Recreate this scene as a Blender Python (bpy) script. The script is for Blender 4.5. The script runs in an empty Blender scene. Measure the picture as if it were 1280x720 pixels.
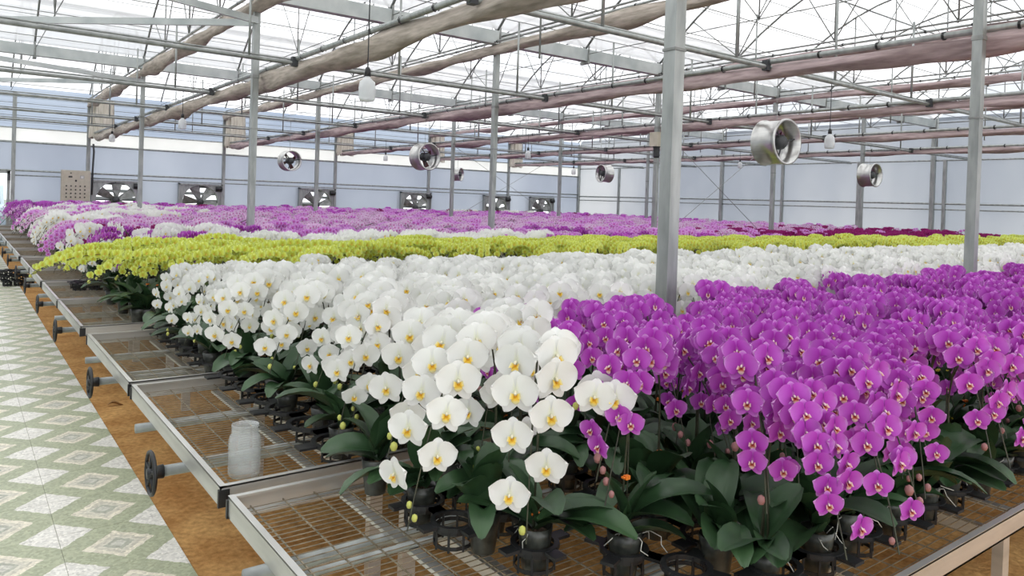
import bpy, math, random
import numpy as np
from mathutils import Vector, Matrix, Euler

# ------------------------------------------------------------------ camera, sky, exposure
scene = bpy.context.scene
COL = scene.collection
F_PX, PCX, PCY = 925.0, 640.0, 262.0
YAW, PITCH, ROLL, CAM_H = math.atan(695/925), 0.010, 0.033, 1.75
_s, _c = math.sin(YAW), math.cos(YAW)
_f0 = Vector((_s, _c, 0)); _r0 = Vector((_c, -_s, 0)); _up = Vector((0, 0, 1))
_fw = _f0*math.cos(PITCH) - _up*math.sin(PITCH)
_u0 = _up*math.cos(PITCH) + _f0*math.sin(PITCH)
_R = _r0*math.cos(ROLL) + _u0*math.sin(ROLL)
_U = _u0*math.cos(ROLL) - _r0*math.sin(ROLL)
cam_data = bpy.data.cameras.new('camera')
cam = bpy.data.objects.new('camera', cam_data); COL.objects.link(cam)
cam.matrix_world = Matrix(((_R.x, _U.x, -_fw.x, 0), (_R.y, _U.y, -_fw.y, 0), (_R.z, _U.z, -_fw.z, CAM_H), (0, 0, 0, 1)))
cam_data.sensor_width = 36.0
cam_data.lens = F_PX/1280*36
cam_data.shift_y = -(360-PCY)/1280
cam_data.clip_start = 0.05; cam_data.clip_end = 400
scene.camera = cam

world = bpy.data.worlds.new('overcast_sky'); scene.world = world
world.use_nodes = True
wn = world.node_tree; wn.nodes.clear()
w_out = wn.nodes.new('ShaderNodeOutputWorld'); w_bg = wn.nodes.new('ShaderNodeBackground')
w_tc = wn.nodes.new('ShaderNodeTexCoord'); w_sep = wn.nodes.new('ShaderNodeSeparateXYZ'); w_rmp = wn.nodes.new('ShaderNodeValToRGB')
wn.links.new(w_tc.outputs['Generated'], w_sep.inputs[0]); wn.links.new(w_sep.outputs['Z'], w_rmp.inputs[0])
w_rmp.color_ramp.elements[0].position = 0.0; w_rmp.color_ramp.elements[0].color = (0.84, 0.865, 0.90, 1)
w_rmp.color_ramp.elements[1].position = 0.6; w_rmp.color_ramp.elements[1].color = (1.0, 1.0, 1.0, 1)
wn.links.new(w_rmp.outputs[0], w_bg.inputs['Color']); wn.links.new(w_bg.outputs[0], w_out.inputs[0])
w_bg.inputs['Strength'].default_value = 1.5
scene.view_settings.view_transform = 'Standard'
scene.view_settings.look = 'None'
scene.view_settings.gamma = 1.0
scene.view_settings.use_curve_mapping = False
scene.view_settings.exposure = 0.68
scene.cycles.use_denoising = True
scene.cycles.transparent_max_bounces = 24
scene.cycles.max_bounces = 8
scene.cycles.diffuse_bounces = 4

rng = random.Random(7)
PI = math.pi
sin, cos = math.sin, math.cos

# ------------------------------------------------------------------ material helpers
def new_mat(name):
    m = bpy.data.materials.new(name); m.use_nodes = True
    nt = m.node_tree; nt.nodes.clear()
    return m, nt, nt.nodes.new('ShaderNodeOutputMaterial')

def noise_col(nt, c1, c2, scale, detail=4, coord='Object', stretch=None):
    tc = nt.nodes.new('ShaderNodeTexCoord'); n = nt.nodes.new('ShaderNodeTexNoise'); r = nt.nodes.new('ShaderNodeValToRGB')
    src = tc.outputs[coord] if coord != 'Position' else nt.nodes.new('ShaderNodeNewGeometry').outputs['Position']
    if stretch:
        mp = nt.nodes.new('ShaderNodeMapping'); mp.inputs['Scale'].default_value = stretch
        nt.links.new(src, mp.inputs[0]); src = mp.outputs[0]
    nt.links.new(src, n.inputs['Vector'])
    n.inputs['Scale'].default_value = scale; n.inputs['Detail'].default_value = detail
    r.color_ramp.elements[0].position = .32; r.color_ramp.elements[1].position = .68
    r.color_ramp.elements[0].color = (*c1, 1); r.color_ramp.elements[1].color = (*c2, 1)
    nt.links.new(n.outputs['Fac'], r.inputs[0])
    return r.outputs[0], n

def simple(name, c1, c2=None, rough=.5, metal=0, scale=8, coord='Object', bump=0, stretch=None, spec=.5):
    m, nt, out = new_mat(name)
    p = nt.nodes.new('ShaderNodeBsdfPrincipled')
    col, n = noise_col(nt, c1, c2 or c1, scale, coord=coord, stretch=stretch)
    nt.links.new(col, p.inputs['Base Color'])
    p.inputs['Roughness'].default_value = rough; p.inputs['Metallic'].default_value = metal
    p.inputs['Specular IOR Level'].default_value = spec
    if bump:
        b = nt.nodes.new('ShaderNodeBump'); b.inputs['Strength'].default_value = bump; b.inputs['Distance'].default_value = .02
        nt.links.new(n.outputs['Fac'], b.inputs['Height']); nt.links.new(b.outputs[0], p.inputs['Normal'])
    nt.links.new(p.outputs[0], out.inputs[0])
    return m

def petal_mat(name, stops, transl=.35, rough=.5):
    """pigment runs from the throat (rad 0) to the margin (rad 1)"""
    m, nt, out = new_mat(name)
    at = nt.nodes.new('ShaderNodeAttribute'); at.attribute_name = 'rad'
    r = nt.nodes.new('ShaderNodeValToRGB')
    els = r.color_ramp.elements
    els[0].position, els[0].color = stops[0][0], (*stops[0][1], 1)
    els[1].position, els[1].color = stops[-1][0], (*stops[-1][1], 1)
    for p_, c_ in stops[1:-1]:
        e = els.new(p_); e.color = (*c_, 1)
    nt.links.new(at.outputs['Fac'], r.inputs[0])
    p = nt.nodes.new('ShaderNodeBsdfPrincipled'); t = nt.nodes.new('ShaderNodeBsdfTranslucent'); mx = nt.nodes.new('ShaderNodeMixShader')
    oi = nt.nodes.new('ShaderNodeObjectInfo'); hs = nt.nodes.new('ShaderNodeHueSaturation')
    mr = nt.nodes.new('ShaderNodeMapRange'); mr.inputs['To Min'].default_value = .92; mr.inputs['To Max'].default_value = 1.05
    nt.links.new(oi.outputs['Random'], mr.inputs['Value']); nt.links.new(mr.outputs[0], hs.inputs['Value'])
    nt.links.new(r.outputs[0], hs.inputs['Color'])
    nt.links.new(hs.outputs[0], p.inputs['Base Color']); nt.links.new(hs.outputs[0], t.inputs['Color'])
    p.inputs['Roughness'].default_value = rough; p.inputs['Specular IOR Level'].default_value = .25
    mx.inputs[0].default_value = transl
    nt.links.new(p.outputs[0], mx.inputs[1]); nt.links.new(t.outputs[0], mx.inputs[2]); nt.links.new(mx.outputs[0], out.inputs[0])
    return m

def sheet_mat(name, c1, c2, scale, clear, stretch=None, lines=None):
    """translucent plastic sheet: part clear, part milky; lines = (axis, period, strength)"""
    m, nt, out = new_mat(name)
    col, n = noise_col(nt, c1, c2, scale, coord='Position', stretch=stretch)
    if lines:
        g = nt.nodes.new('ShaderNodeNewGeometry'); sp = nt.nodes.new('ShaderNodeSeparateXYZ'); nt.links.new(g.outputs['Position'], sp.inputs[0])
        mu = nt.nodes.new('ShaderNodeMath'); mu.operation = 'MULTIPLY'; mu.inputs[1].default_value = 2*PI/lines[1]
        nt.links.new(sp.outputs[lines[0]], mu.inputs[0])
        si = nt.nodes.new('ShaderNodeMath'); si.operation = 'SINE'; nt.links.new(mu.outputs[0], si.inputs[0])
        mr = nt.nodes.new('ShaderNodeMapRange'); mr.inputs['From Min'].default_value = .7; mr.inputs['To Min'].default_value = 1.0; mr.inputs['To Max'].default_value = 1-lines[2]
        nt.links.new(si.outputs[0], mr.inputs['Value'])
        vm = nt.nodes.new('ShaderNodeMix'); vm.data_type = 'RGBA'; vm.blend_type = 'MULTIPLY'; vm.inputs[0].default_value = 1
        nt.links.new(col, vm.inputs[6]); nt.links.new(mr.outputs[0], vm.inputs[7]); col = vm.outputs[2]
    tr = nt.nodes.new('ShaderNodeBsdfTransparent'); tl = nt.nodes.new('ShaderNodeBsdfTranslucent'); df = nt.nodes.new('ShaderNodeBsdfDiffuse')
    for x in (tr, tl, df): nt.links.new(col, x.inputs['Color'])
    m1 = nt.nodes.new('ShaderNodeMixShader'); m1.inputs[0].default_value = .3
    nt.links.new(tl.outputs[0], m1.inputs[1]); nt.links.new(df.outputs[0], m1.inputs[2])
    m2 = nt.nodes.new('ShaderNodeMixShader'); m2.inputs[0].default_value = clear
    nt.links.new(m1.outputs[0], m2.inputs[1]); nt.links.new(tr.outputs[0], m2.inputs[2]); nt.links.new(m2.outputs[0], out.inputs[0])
    return m

def clear_mat(name, tint, gloss=.12, milky=.0, rough=.08):
    m, nt, out = new_mat(name)
    tr = nt.nodes.new('ShaderNodeBsdfTransparent'); tr.inputs['Color'].default_value = (*tint, 1)
    gl = nt.nodes.new('ShaderNodeBsdfGlossy'); gl.inputs['Roughness'].default_value = rough
    df = nt.nodes.new('ShaderNodeBsdfDiffuse'); df.inputs['Color'].default_value = (.8, .83, .84, 1)
    fr = nt.nodes.new('ShaderNodeLayerWeight'); fr.inputs['Blend'].default_value = gloss
    m1 = nt.nodes.new('ShaderNodeMixShader'); nt.links.new(fr.outputs['Facing'], m1.inputs[0])
    nt.links.new(tr.outputs[0], m1.inputs[1]); nt.links.new(gl.outputs[0], m1.inputs[2])
    m2 = nt.nodes.new('ShaderNodeMixShader'); m2.inputs[0].default_value = milky
    nt.links.new(m1.outputs[0], m2.inputs[1]); nt.links.new(df.outputs[0], m2.inputs[2]); nt.links.new(m2.outputs[0], out.inputs[0])
    return m

M = {}
M['galv'] = simple('galvanised_steel', (.27, .29, .28), (.40, .42, .41), .42, .55, 14, coord='Position', stretch=(1, 1, .25))
M['pipe'] = simple('dull_steel_pipe', (.20, .21, .20), (.34, .35, .34), .5, .5, 9, coord='Position')
M['gutter'] = simple('gutter_zinc', (.42, .46, .46), (.58, .61, .60), .5, .3, 3, coord='Position')
M['alu'] = simple('aluminium_profile', (.52, .52, .50), (.68, .68, .66), .38, .7, 6, coord='Position', stretch=(.4, .4, 3))
M['wire'] = simple('bench_wire', (.20, .17, .12), (.40, .35, .26), .45, .5, 20, coord='Position')
M['black'] = simple('black_plastic', (.010, .011, .012), (.022, .023, .025), .42, 0, 12)
M['pot'] = simple('dark_pot', (.014, .016, .014), (.06, .065, .055), .3, 0, 30)
M['bark'] = simple('potting_moss', (.035, .026, .016), (.16, .11, .06), .9, 0, 60, bump=.6)
M['soil'] = None
M['leaf'] = simple('orchid_leaf', (.018, .046, .020), (.042, .092, .036), .38, 0, 7, spec=.45)
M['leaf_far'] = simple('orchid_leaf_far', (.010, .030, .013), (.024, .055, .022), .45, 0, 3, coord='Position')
M['stem'] = simple('dark_stem', (.020, .022, .012), (.05, .055, .025), .55, 0, 20)
M['root'] = simple('aerial_root', (.42, .43, .38), (.62, .62, .56), .6, 0, 30)
M['orange'] = simple('orange_clip', (.75, .17, .02), (.85, .24, .03), .45)
M['yellowclip'] = simple('yellow_clip', (.75, .62, .05), (.8, .7, .08), .45)
M['bud_green'] = simple('green_bud', (.42, .46, .08), (.55, .55, .15), .5)
M['bud_pink'] = simple('pink_bud', (.24, .10, .10), (.36, .17, .16), .5)
M['fabric'] = simple('shade_fabric', (.34, .30, .25), (.57, .50, .44), .85, 0, 5, coord='Position', stretch=(2, .8, 6), bump=.4)
M['fabric_pink'] = simple('shade_fabric_dusty', (.36, .27, .27), (.58, .46, .46), .85, 0, 5, coord='Position', stretch=(2, .8, 6), bump=.4)
M['curtain'] = simple('cream_curtain', (.50, .46, .38), (.74, .71, .62), .85, 0, 5, coord='Position', stretch=(6, 6, .5))
M['steel_fan'] = simple('brushed_fan_steel', (.50, .50, .49), (.62, .62, .60), .28, .85, 4, stretch=(1, 1, 8))
M['red'] = simple('red_blade', (.07, .018, .02), (.10, .03, .03), .45)
M['darkgrey'] = simple('dark_grey_paint', (.03, .033, .036), (.06, .065, .07), .5)
M['beige'] = simple('beige_enamel', (.48, .44, .35), (.55, .51, .42), .5)
M['white_band'] = sheet_mat('white_tarp', (.90, .90, .89), (.96, .96, .95), .8, .15)
M['film'] = sheet_mat('roof_film', (.77, .785, .80), (.90, .90, .90), .35, .50, stretch=(.3, 1, 1), lines=('Y', .42, .30))
M['wallfilm'] = sheet_mat('wall_panel', (.56, .59, .65), (.68, .71, .76), .35, .30, stretch=(1, 1, .5))
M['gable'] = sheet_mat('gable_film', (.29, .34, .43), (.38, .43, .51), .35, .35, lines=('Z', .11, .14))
M['sidefilm'] = sheet_mat('side_panel', (.55, .575, .62), (.76, .77, .785), .22, .30, stretch=(1, 1, .5))
M['glass'] = clear_mat('door_glass', (.92, .96, .97))
M['jar'] = clear_mat('jar_plastic', (.95, .96, .95), .12, .20, .25)
M['bulb'] = clear_mat('bulb_plastic', (.9, .9, .9), .3, .6, .2)
M['carblue'] = simple('car_paint', (.55, .62, .66), (.6, .66, .7), .25, .1)
M['carglass'] = simple('car_glass', (.05, .07, .08), (.08, .1, .11), .08)
M['deadleaf'] = simple('dead_leaf', (.25, .13, .04), (.4, .24, .1), .7)
M['led'] = simple('grey_button', (.03, .03, .03), (.06, .06, .06), .4)
M['greenwall'] = simple('outside_ground', (.18, .20, .14), (.32, .32, .26), .9, 0, .3, coord='Position')

def soil_mat():
    m, nt, out = new_mat('sandy_soil')
    c1, n1 = noise_col(nt, (.44, .215, .07), (.68, .40, .155), 3.2, 8, 'Position')
    c2, n2 = noise_col(nt, (.30, .26, .20), (1, 1, 1), 30, 8, 'Position')
    mx = nt.nodes.new('ShaderNodeMix'); mx.data_type = 'RGBA'; mx.blend_type = 'MULTIPLY'; mx.inputs[0].default_value = .55
    nt.links.new(c1, mx.inputs[6]); nt.links.new(c2, mx.inputs[7])
    p = nt.nodes.new('ShaderNodeBsdfPrincipled'); p.inputs['Roughness'].default_value = .9; p.inputs['Specular IOR Level'].default_value = .1
    nt.links.new(mx.outputs[2], p.inputs['Base Color'])
    b = nt.nodes.new('ShaderNodeBump'); b.inputs['Strength'].default_value = .5; b.inputs['Distance'].default_value = .015
    nt.links.new(n2.outputs['Fac'], b.inputs['Height']); nt.links.new(b.outputs[0], p.inputs['Normal'])
    nt.links.new(p.outputs[0], out.inputs[0]); return m
M['soil'] = soil_mat()

TILE, TX0, TY0 = .475, .437, 4.735          # printed floor tile: side and one corner
def tile_mat():
    m, nt, out = new_mat('printed_tile')
    L = nt.links.new
    def math_(op, a, b=None, c=None):
        n = nt.nodes.new('ShaderNodeMath'); n.operation = op
        for i, v in enumerate((a, b, c)):
            if v is None: continue
            if isinstance(v, (int, float)): n.inputs[i].default_value = v
            else: L(v, n.inputs[i])
        return n.outputs[0]
    g = nt.nodes.new('ShaderNodeNewGeometry'); sp = nt.nodes.new('ShaderNodeSeparateXYZ'); L(g.outputs['Position'], sp.inputs[0])
    def cell(o, off):
        a = math_('MULTIPLY', math_('SUBTRACT', o, off), 1/TILE)
        return math_('MULTIPLY', math_('ABSOLUTE', math_('SUBTRACT', math_('FRACT', a), .5)), 1.0)
    d = math_('ADD', cell(sp.outputs['X'], TX0), cell(sp.outputs['Y'], TY0))
    nz = nt.nodes.new('ShaderNodeTexNoise'); nz.inputs['Scale'].default_value = 26; nz.inputs['Detail'].default_value = 5
    L(g.outputs['Position'], nz.inputs['Vector'])
    d2 = math_('ADD', d, math_('MULTIPLY', math_('SUBTRACT', nz.outputs['Fac'], .5), .10))
    r = nt.nodes.new('ShaderNodeValToRGB'); r.color_ramp.interpolation = 'CONSTANT'
    stops = [(0, (.58, .57, .50)), (.085, (.42, .43, .35)), (.145, (.66, .63, .53)), (.19, (.60, .57, .47)), (.25, (.76, .71, .58)),
             (.335, (.41, .44, .30)), (.66, (.78, .76, .70))]
    e = r.color_ramp.elements
    e[0].position, e[0].color = 0, (*stops[0][1], 1); e[1].position, e[1].color = stops[1][0], (*stops[1][1], 1)
    for p_, c_ in stops[2:]:
        x = e.new(p_); x.color = (*c_, 1)
    L(d2, r.inputs[0])
    v = nt.nodes.new('ShaderNodeTexVoronoi'); v.inputs['Scale'].default_value = 75; L(g.outputs['Position'], v.inputs['Vector'])
    sc = nt.nodes.new('ShaderNodeMapRange'); sc.inputs['From Min'].default_value = 0; sc.inputs['From Max'].default_value = 1; sc.inputs['To Min'].default_value = .68; sc.inputs['To Max'].default_value = 1.28
    L(v.outputs['Color'], sc.inputs['Value'])
    mx = nt.nodes.new('ShaderNodeMix'); mx.data_type = 'RGBA'; mx.blend_type = 'MULTIPLY'; mx.inputs[0].default_value = .8
    L(r.outputs[0], mx.inputs[6]); L(sc.outputs[0], mx.inputs[7])
    p = nt.nodes.new('ShaderNodeBsdfPrincipled'); p.inputs['Roughness'].default_value = .42; p.inputs['Specular IOR Level'].default_value = .4
    L(mx.outputs[2], p.inputs['Base Color']); L(p.outputs[0], out.inputs[0])
    return m
M['tile'] = tile_mat()

W_ = (.86, .87, .84)
PET = {
 'white': petal_mat('white_petal', [(0, (.80, .82, .62)), (.18, W_), (1, (.88, .88, .86))], .3),
 'purple': petal_mat('purple_petal', [(0, (.50, .18, .46)), (.12, (.42, .03, .43)), (.45, (.51, .085, .545)), (.80, (.57, .15, .61)), (1, (.72, .38, .75))], .3),
 'yellow': petal_mat('yellow_petal', [(0, (.56, .48, .06)), (.16, (.60, .60, .06)), (.6, (.70, .79, .16)), (1, (.80, .87, .36))], .3),
 'pink': petal_mat('pink_petal', [(0, (.55, .10, .38)), (.2, (.70, .34, .68)), (.6, (.82, .58, .83)), (1, (.90, .78, .90))], .42),
 'mauve': petal_mat('mauve_petal', [(0, (.55, .10, .38)), (.2, (.58, .16, .60)), (.6, (.71, .34, .75)), (1, (.82, .54, .85))], .42),
 'magenta': petal_mat('magenta_petal', [(0, (.30, .05, .10)), (.2, (.26, .006, .12)), (1, (.38, .025, .21))], .25),
}
LIP = {
 'white': petal_mat('white_lip', [(0, (.75, .36, .02)), (.35, (.80, .52, .05)), (.65, (.80, .72, .35)), (1, (.86, .84, .74))], .2),
 'purple': petal_mat('purple_lip', [(0, (.30, .02, .02)), (.30, (.45, .10, .05)), (.6, (.84, .58, .52)), (1, (.90, .76, .78))], .2),
 'yellow': petal_mat('yellow_lip', [(0, (.58, .30, .03)), (1, (.78, .70, .12))], .2),
 'pink': petal_mat('pink_lip', [(0, (.50, .08, .12)), (1, (.62, .12, .42))], .2),
 'magenta': petal_mat('magenta_lip', [(0, (.30, .02, .05)), (1, (.40, .05, .14))], .2),
}
LIP['mauve'] = LIP['pink']

# ------------------------------------------------------------------ mesh helpers
class MB:
    def __init__(s): s.v = []; s.f = []; s.m = []; s.r = []
    def add(s, v, f, mi=0, r=None):
        o = len(s.v); s.v += [tuple(x) for x in v]; s.f += [tuple(i+o for i in q) for q in f]
        s.m += [mi]*len(f); s.r += list(r) if r is not None else [0.0]*len(v)
    def box(s, lo, hi, mi=0):
        x0, y0, z0 = lo; x1, y1, z1 = hi
        s.add([(x0,y0,z0),(x1,y0,z0),(x1,y1,z0),(x0,y1,z0),(x0,y0,z1),(x1,y0,z1),(x1,y1,z1),(x0,y1,z1)],
              [(0,3,2,1),(4,5,6,7),(0,1,5,4),(1,2,6,5),(2,3,7,6),(3,0,4,7)], mi)
    def tube(s, pts, rad, n=6, mi=0, cap=True, r=None):
        pts = [Vector(p) for p in pts]
        if not isinstance(rad, (list, tuple)): rad = [rad]*len(pts)
        V = []; F = []; R = []
        side = None
        for i, p in enumerate(pts):
            t = (pts[min(i+1, len(pts)-1)] - pts[max(i-1, 0)])
            if t.length < 1e-9: t = Vector((0,0,1))
            t.normalize()
            if side is None:
                side = t.orthogonal().normalized()
            side = (side - t*side.dot(t))
            if side.length < 1e-6: side = t.orthogonal()
            side.normalize(); b = t.cross(side)
            for k in range(n):
                a = 2*PI*k/n + PI/n
                V.append(p + (side*cos(a) + b*sin(a))*rad[i]); R.append(r or 0)
        for i in range(len(pts)-1):
            for k in range(n):
                k2 = (k+1) % n
                F.append((i*n+k, i*n+k2, (i+1)*n+k2, (i+1)*n+k))
        if cap:
            F.append(tuple(range(n-1, -1, -1))); F.append(tuple(range((len(pts)-1)*n, len(pts)*n)))
        s.add(V, F, mi, R)
    def lathe(s, prof, n=16, mi=0, axis='z', org=(0,0,0)):
        V = []; F = []
        for (rr, h) in prof:
            for k in range(n):
                a = 2*PI*k/n
                p = (rr*cos(a), rr*sin(a), h)
                if axis == 'x': p = (p[2], p[0], p[1])
                if axis == 'y': p = (p[0], p[2], p[1])
                V.append((p[0]+org[0], p[1]+org[1], p[2]+org[2]))
        for i in range(len(prof)-1):
            for k in range(n):
                k2 = (k+1) % n
                F.append((i*n+k, i*n+k2, (i+1)*n+k2, (i+1)*n+k))
        s.add(V, F, mi)
    def xf(s, o, mat, mi_map=None):
        """append another builder, transformed"""
        k = len(s.v)
        s.v += [tuple(mat @ Vector(p)) for p in o.v]; s.f += [tuple(i+k for i in q) for q in o.f]
        s.m += [mi_map[i] if mi_map else i for i in o.m]; s.r += o.r
    def mesh(s, name, mats, smooth=False, rad=False):
        me = bpy.data.meshes.new(name); me.from_pydata(s.v, [], s.f)
        for m in mats: me.materials.append(m)
        if any(s.m): me.polygons.foreach_set('material_index', s.m)
        if smooth: me.polygons.foreach_set('use_smooth', [True]*len(s.f))
        if rad:
            a = me.attributes.new('rad', 'FLOAT', 'POINT'); a.data.foreach_set('value', s.r)
        me.update(); return me

def put(name, me, parent=None, mat=None, loc=None):
    o = bpy.data.objects.new(name, me); COL.objects.link(o)
    if parent is not None: o.parent = parent
    if mat is not None: o.matrix_basis = mat
    if loc is not None: o.location = loc
    return o
def tag(o, label=None, cat=None, group=None, kind=None):
    if label: o['label'] = label
    if cat: o['category'] = cat
    if group: o['group'] = group
    if kind: o['kind'] = kind
    return o
def empty(name, loc, label, cat, group=None, rz=0):
    o = bpy.data.objects.new(name, None); COL.objects.link(o)
    o.location = loc; o.rotation_euler = (0, 0, rz); o.empty_display_size = .1
    return tag(o, label, cat, group)
def piece(name, mb, mat, parent=None, smooth=False, loc=None):
    return put(name, mb.mesh(name, mat if isinstance(mat, list) else [mat], smooth), parent, None, loc)
def boxp(name, lo, hi, mat, parent=None):
    b = MB(); b.box(lo, hi); return piece(name, b, mat, parent)
def tubep(name, pts, rad, mat, parent=None, n=6):
    b = MB(); b.tube(pts, rad, n); return piece(name, b, mat, parent, True)
def struct(o): o['kind'] = 'structure'; return o

ORD = ['first','second','third','fourth','fifth','sixth','seventh','eighth','ninth','tenth','eleventh','twelfth','thirteenth','fourteenth','fifteenth']
def nth(i):
    if i < len(ORD): return ORD[i]
    n = i+1
    return f"{n}{'th' if 10 <= n % 100 <= 20 else {1:'st',2:'nd',3:'rd'}.get(n % 10, 'th')}"

# ------------------------------------------------------------------ layout numbers (metres; X across the benches' length, Y away along the path)
COLX = [-.79, 3.19, 7.18, 11.17, 15.15, 19.14, 23.12]
ROWY = [-4.8, 2.785, 10.12, 17.72, 25.8]
Z_G, Z_S = 4.48, 3.40                 # gutter / lower screen height
WX, WY = 23.3, 25.85                  # side wall, fan wall
BX0 = .81                             # bench ends along the path
BENCH = [(1.05,2.735),(2.835,4.59),(4.66,6.36),(6.72,8.40),(8.44,10.04),(10.20,11.88),(11.94,13.62),(13.98,15.66),(15.72,17.62),(17.80,19.50),(19.56,21.26),(21.56,23.26),(23.32,25.0)]
BZ = .65

# ================================================================== SETTING
# ---- floor
b = MB(); b.add([(.905,-6,0),(WX,-6,0),(WX,WY,0),(.905,WY,0)], [(0,1,2,3)])
floor = struct(piece('floor', b, M['soil']))
floor['label'] = 'sandy brown soil floor under the benches'
b = MB(); b.add([(-60,-40,-.12),(90,-40,-.12),(90,120,-.12),(-60,120,-.12)], [(0,1,2,3)])
struct(piece('outside_floor', b, M['greenwall']))
# path of printed tiles: near ones are separate pieces, the rest one strip
tg = .0006
tb = MB(); h = TILE/2-tg
tb.add([(-h,-h,-.02),(h,-h,-.02),(h,h,-.02),(-h,h,-.02),(-h+.0008,-h+.0008,.012),(h-.0008,-h+.0008,.012),(h-.0008,h-.0008,.012),(-h+.0008,h-.0008,.012)],
       [(4,5,6,7),(0,1,5,4),(1,2,6,5),(2,3,7,6),(3,0,4,7)])
tile_me = tb.mesh('tile', [M['tile']])
pb = MB(); pb.box((-4.9,-6,-.10),(.912,WY,.008))
path = struct(piece('floor_path', pb, simple('grout', (.40,.39,.33),(.50,.48,.41),.8,0,20,coord='Position')))
path['label'] = 'tiled walkway beside the benches'
far_tiles = MB()
def in_view(X, Y, z):
    d = Vector((X, Y, z-CAM_H)); k = d.dot(_fw)
    if k <= .3: return None
    return (PCX+F_PX*d.dot(_R)/k, PCY-F_PX*d.dot(_U)/k, k)
for i in range(-11, 1):
    for j in range(-21, 45):
        cx_, cy_ = TX0+(i+.5)*TILE, TY0+(j+.5)*TILE
        p = in_view(cx_, cy_, 0)
        if p and -50 < p[0] < 1300 and p[1] < 800 and cy_ < 11:
            put('tile', tile_me, path, loc=(cx_, cy_, 0))
        else:
            far_tiles.add([(cx_-h,cy_-h,.012),(cx_+h,cy_-h,.012),(cx_+h,cy_+h,.012),(cx_-h,cy_+h,.012)], [(0,1,2,3)])
o = piece('tile_strip', far_tiles, M['tile'], path); o['kind'] = 'stuff'

# ---- ceiling: film arches over four spans, with ribs, purlins, gutters and truss webs as parts
RISE = 1.65
def arch_z(s): return Z_G + .12 + RISE*(1-abs(2*s-1)**2.2)
cb = MB()
NS = 18
for a, c in zip(ROWY[:-1], ROWY[1:]):
    V = []; F = []
    for i in range(NS+1):
        s = i/NS
        for X in (-4.9, WX): V.append((X, a+(c-a)*s, arch_z(s)+.03))
    for i in range(NS): F.append((2*i, 2*i+1, 2*i+3, 2*i+2))
    cb.add(V, F)
ceiling = struct(piece('ceiling', cb, M['film'], smooth=True)); ceiling['label'] = 'arched white plastic film roof on steel ribs'
ribX = [-4.78+1.993*k for k in range(15)]
for a, c in zip(ROWY[:-1], ROWY[1:]):
    rb = MB(); rb.tube([(0, a+(c-a)*i/16, arch_z(i/16)) for i in range(17)], .021, 6)
    rme = rb.mesh('roof_rib', [M['pipe']], True)
    for X in ribX: put('roof_rib', rme, ceiling, loc=(X, 0, 0))
    for k in range(1, 14):
        s = k/14; Y = a+(c-a)*s
        thick = .016 if k in (4, 7, 10) else .006
        tubep('purlin', [(-4.9, Y, arch_z(s)+.02), (WX, Y, arch_z(s)+.02)], thick, M['pipe'], ceiling, 5)
    # truss of every column line: tie, posts, V webs
    tr = MB(); w = c-a
    tr.tube([(0,a,Z_G+.02),(0,c,Z_G+.02)], .017, 6)
    for q in (.25, .5, .75):
        Y = a+w*q; tr.tube([(0,Y,Z_G),(0,Y,arch_z(q))], .014, 5)
        for dq in (-.14, .14):
            tr.tube([(0,Y,Z_G+.02),(0,a+w*(q+dq),arch_z(q+dq))], .010, 5)
    tme = tr.mesh('roof_truss', [M['pipe']], True)
    for X in COLX: put('roof_truss', tme, ceiling, loc=(X+.03, 0, 0))
    t2 = MB()
    t2.tube([(0,a,Z_G+.02),(0,c,Z_G+.02)], .008, 5)
    Y = a+w*.5; t2.tube([(0,Y,Z_G),(0,Y,arch_z(.5))], .011, 5)
    for dq in (-.17, .17): t2.tube([(0,Y,Z_G+.02),(0,a+w*(.5+dq),arch_z(.5+dq))], .008, 5)
    t2m = t2.mesh('roof_brace', [M['pipe']], True)
    for X0, X1 in zip(COLX[:-1], COLX[1:]): put('roof_brace', t2m, ceiling, loc=((X0+X1)/2, 0, 0))
for Y in ROWY[1:-1]:
    g = MB()
    prof = [(-.09,.10),(-.07,.11),(-.06,-.09),(.06,-.09),(.07,.11),(.09,.10),(.075,-.11),(-.075,-.11)]
    n = len(prof); V = [(X, Y+p, Z_G+q) for X in (-4.9, WX) for p, q in prof]
    g.add(V, [(i, (i+1) % n, n+(i+1) % n, n+i) for i in range(n)])
    o = piece('gutter', g, M['gutter'], ceiling)
    k = MB()
    for X in ribX:
        k.box((X-.03, Y-.10, Z_G-.16), (X+.03, Y+.10, Z_G-.11)); k.tube([(X, Y-.09, Z_G-.13), (X, Y-.09, Z_G+.16)], .018, 5)
    piece('rib_clamp', k, M['pipe'], ceiling)
# thin support wires just above the upper screen
for Y in (4.1, 6.5, 7.6, 8.9, 11.8, 13.6, 15.9, 19.4, 21.5, 23.6):
    tubep('screen_wire', [(-4.9, Y, Z_G-.02), (WX, Y, Z_G-.02)], .007, M['pipe'], ceiling, 4)

# ---- columns
def column(X, Y, top=Z_G-.1):
    b_ = MB(); r = .041
    prof = [(-r,-r),(r,-r),(r,r*.3),(r*.7,r*.3),(r*.7,r),(-r,r)]
    n = len(prof)
    V = [(X+p, Y+q, z) for z in (0, top) for p, q in prof]
    b_.add(V, [(i, (i+1) % n, n+(i+1) % n, n+i) for i in range(n)] + [tuple(range(n-1,-1,-1)), tuple(range(n, 2*n))])
    o = struct(piece('column', b_, M['galv']))
    o['label'] = 'square galvanised steel column rising to the roof gutter'
    c_ = MB(); c_.box((X-.055, Y-.055, top-.10), (X+.055, Y+.055, top)); c_.box((X-.10, Y-.05, top), (X+.10, Y+.05, top+.012))
    piece('column_head', c_, M['galv'], o)
    b2 = MB(); b2.box((X-.047, Y-.047, 2.62), (X+.047, Y+.047, 2.635)); b2.box((X-.047, Y-.047, Z_S-.09), (X+.047, Y+.047, Z_S-.05))
    piece('strap', b2, M['pipe'], o)
    return o
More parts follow.
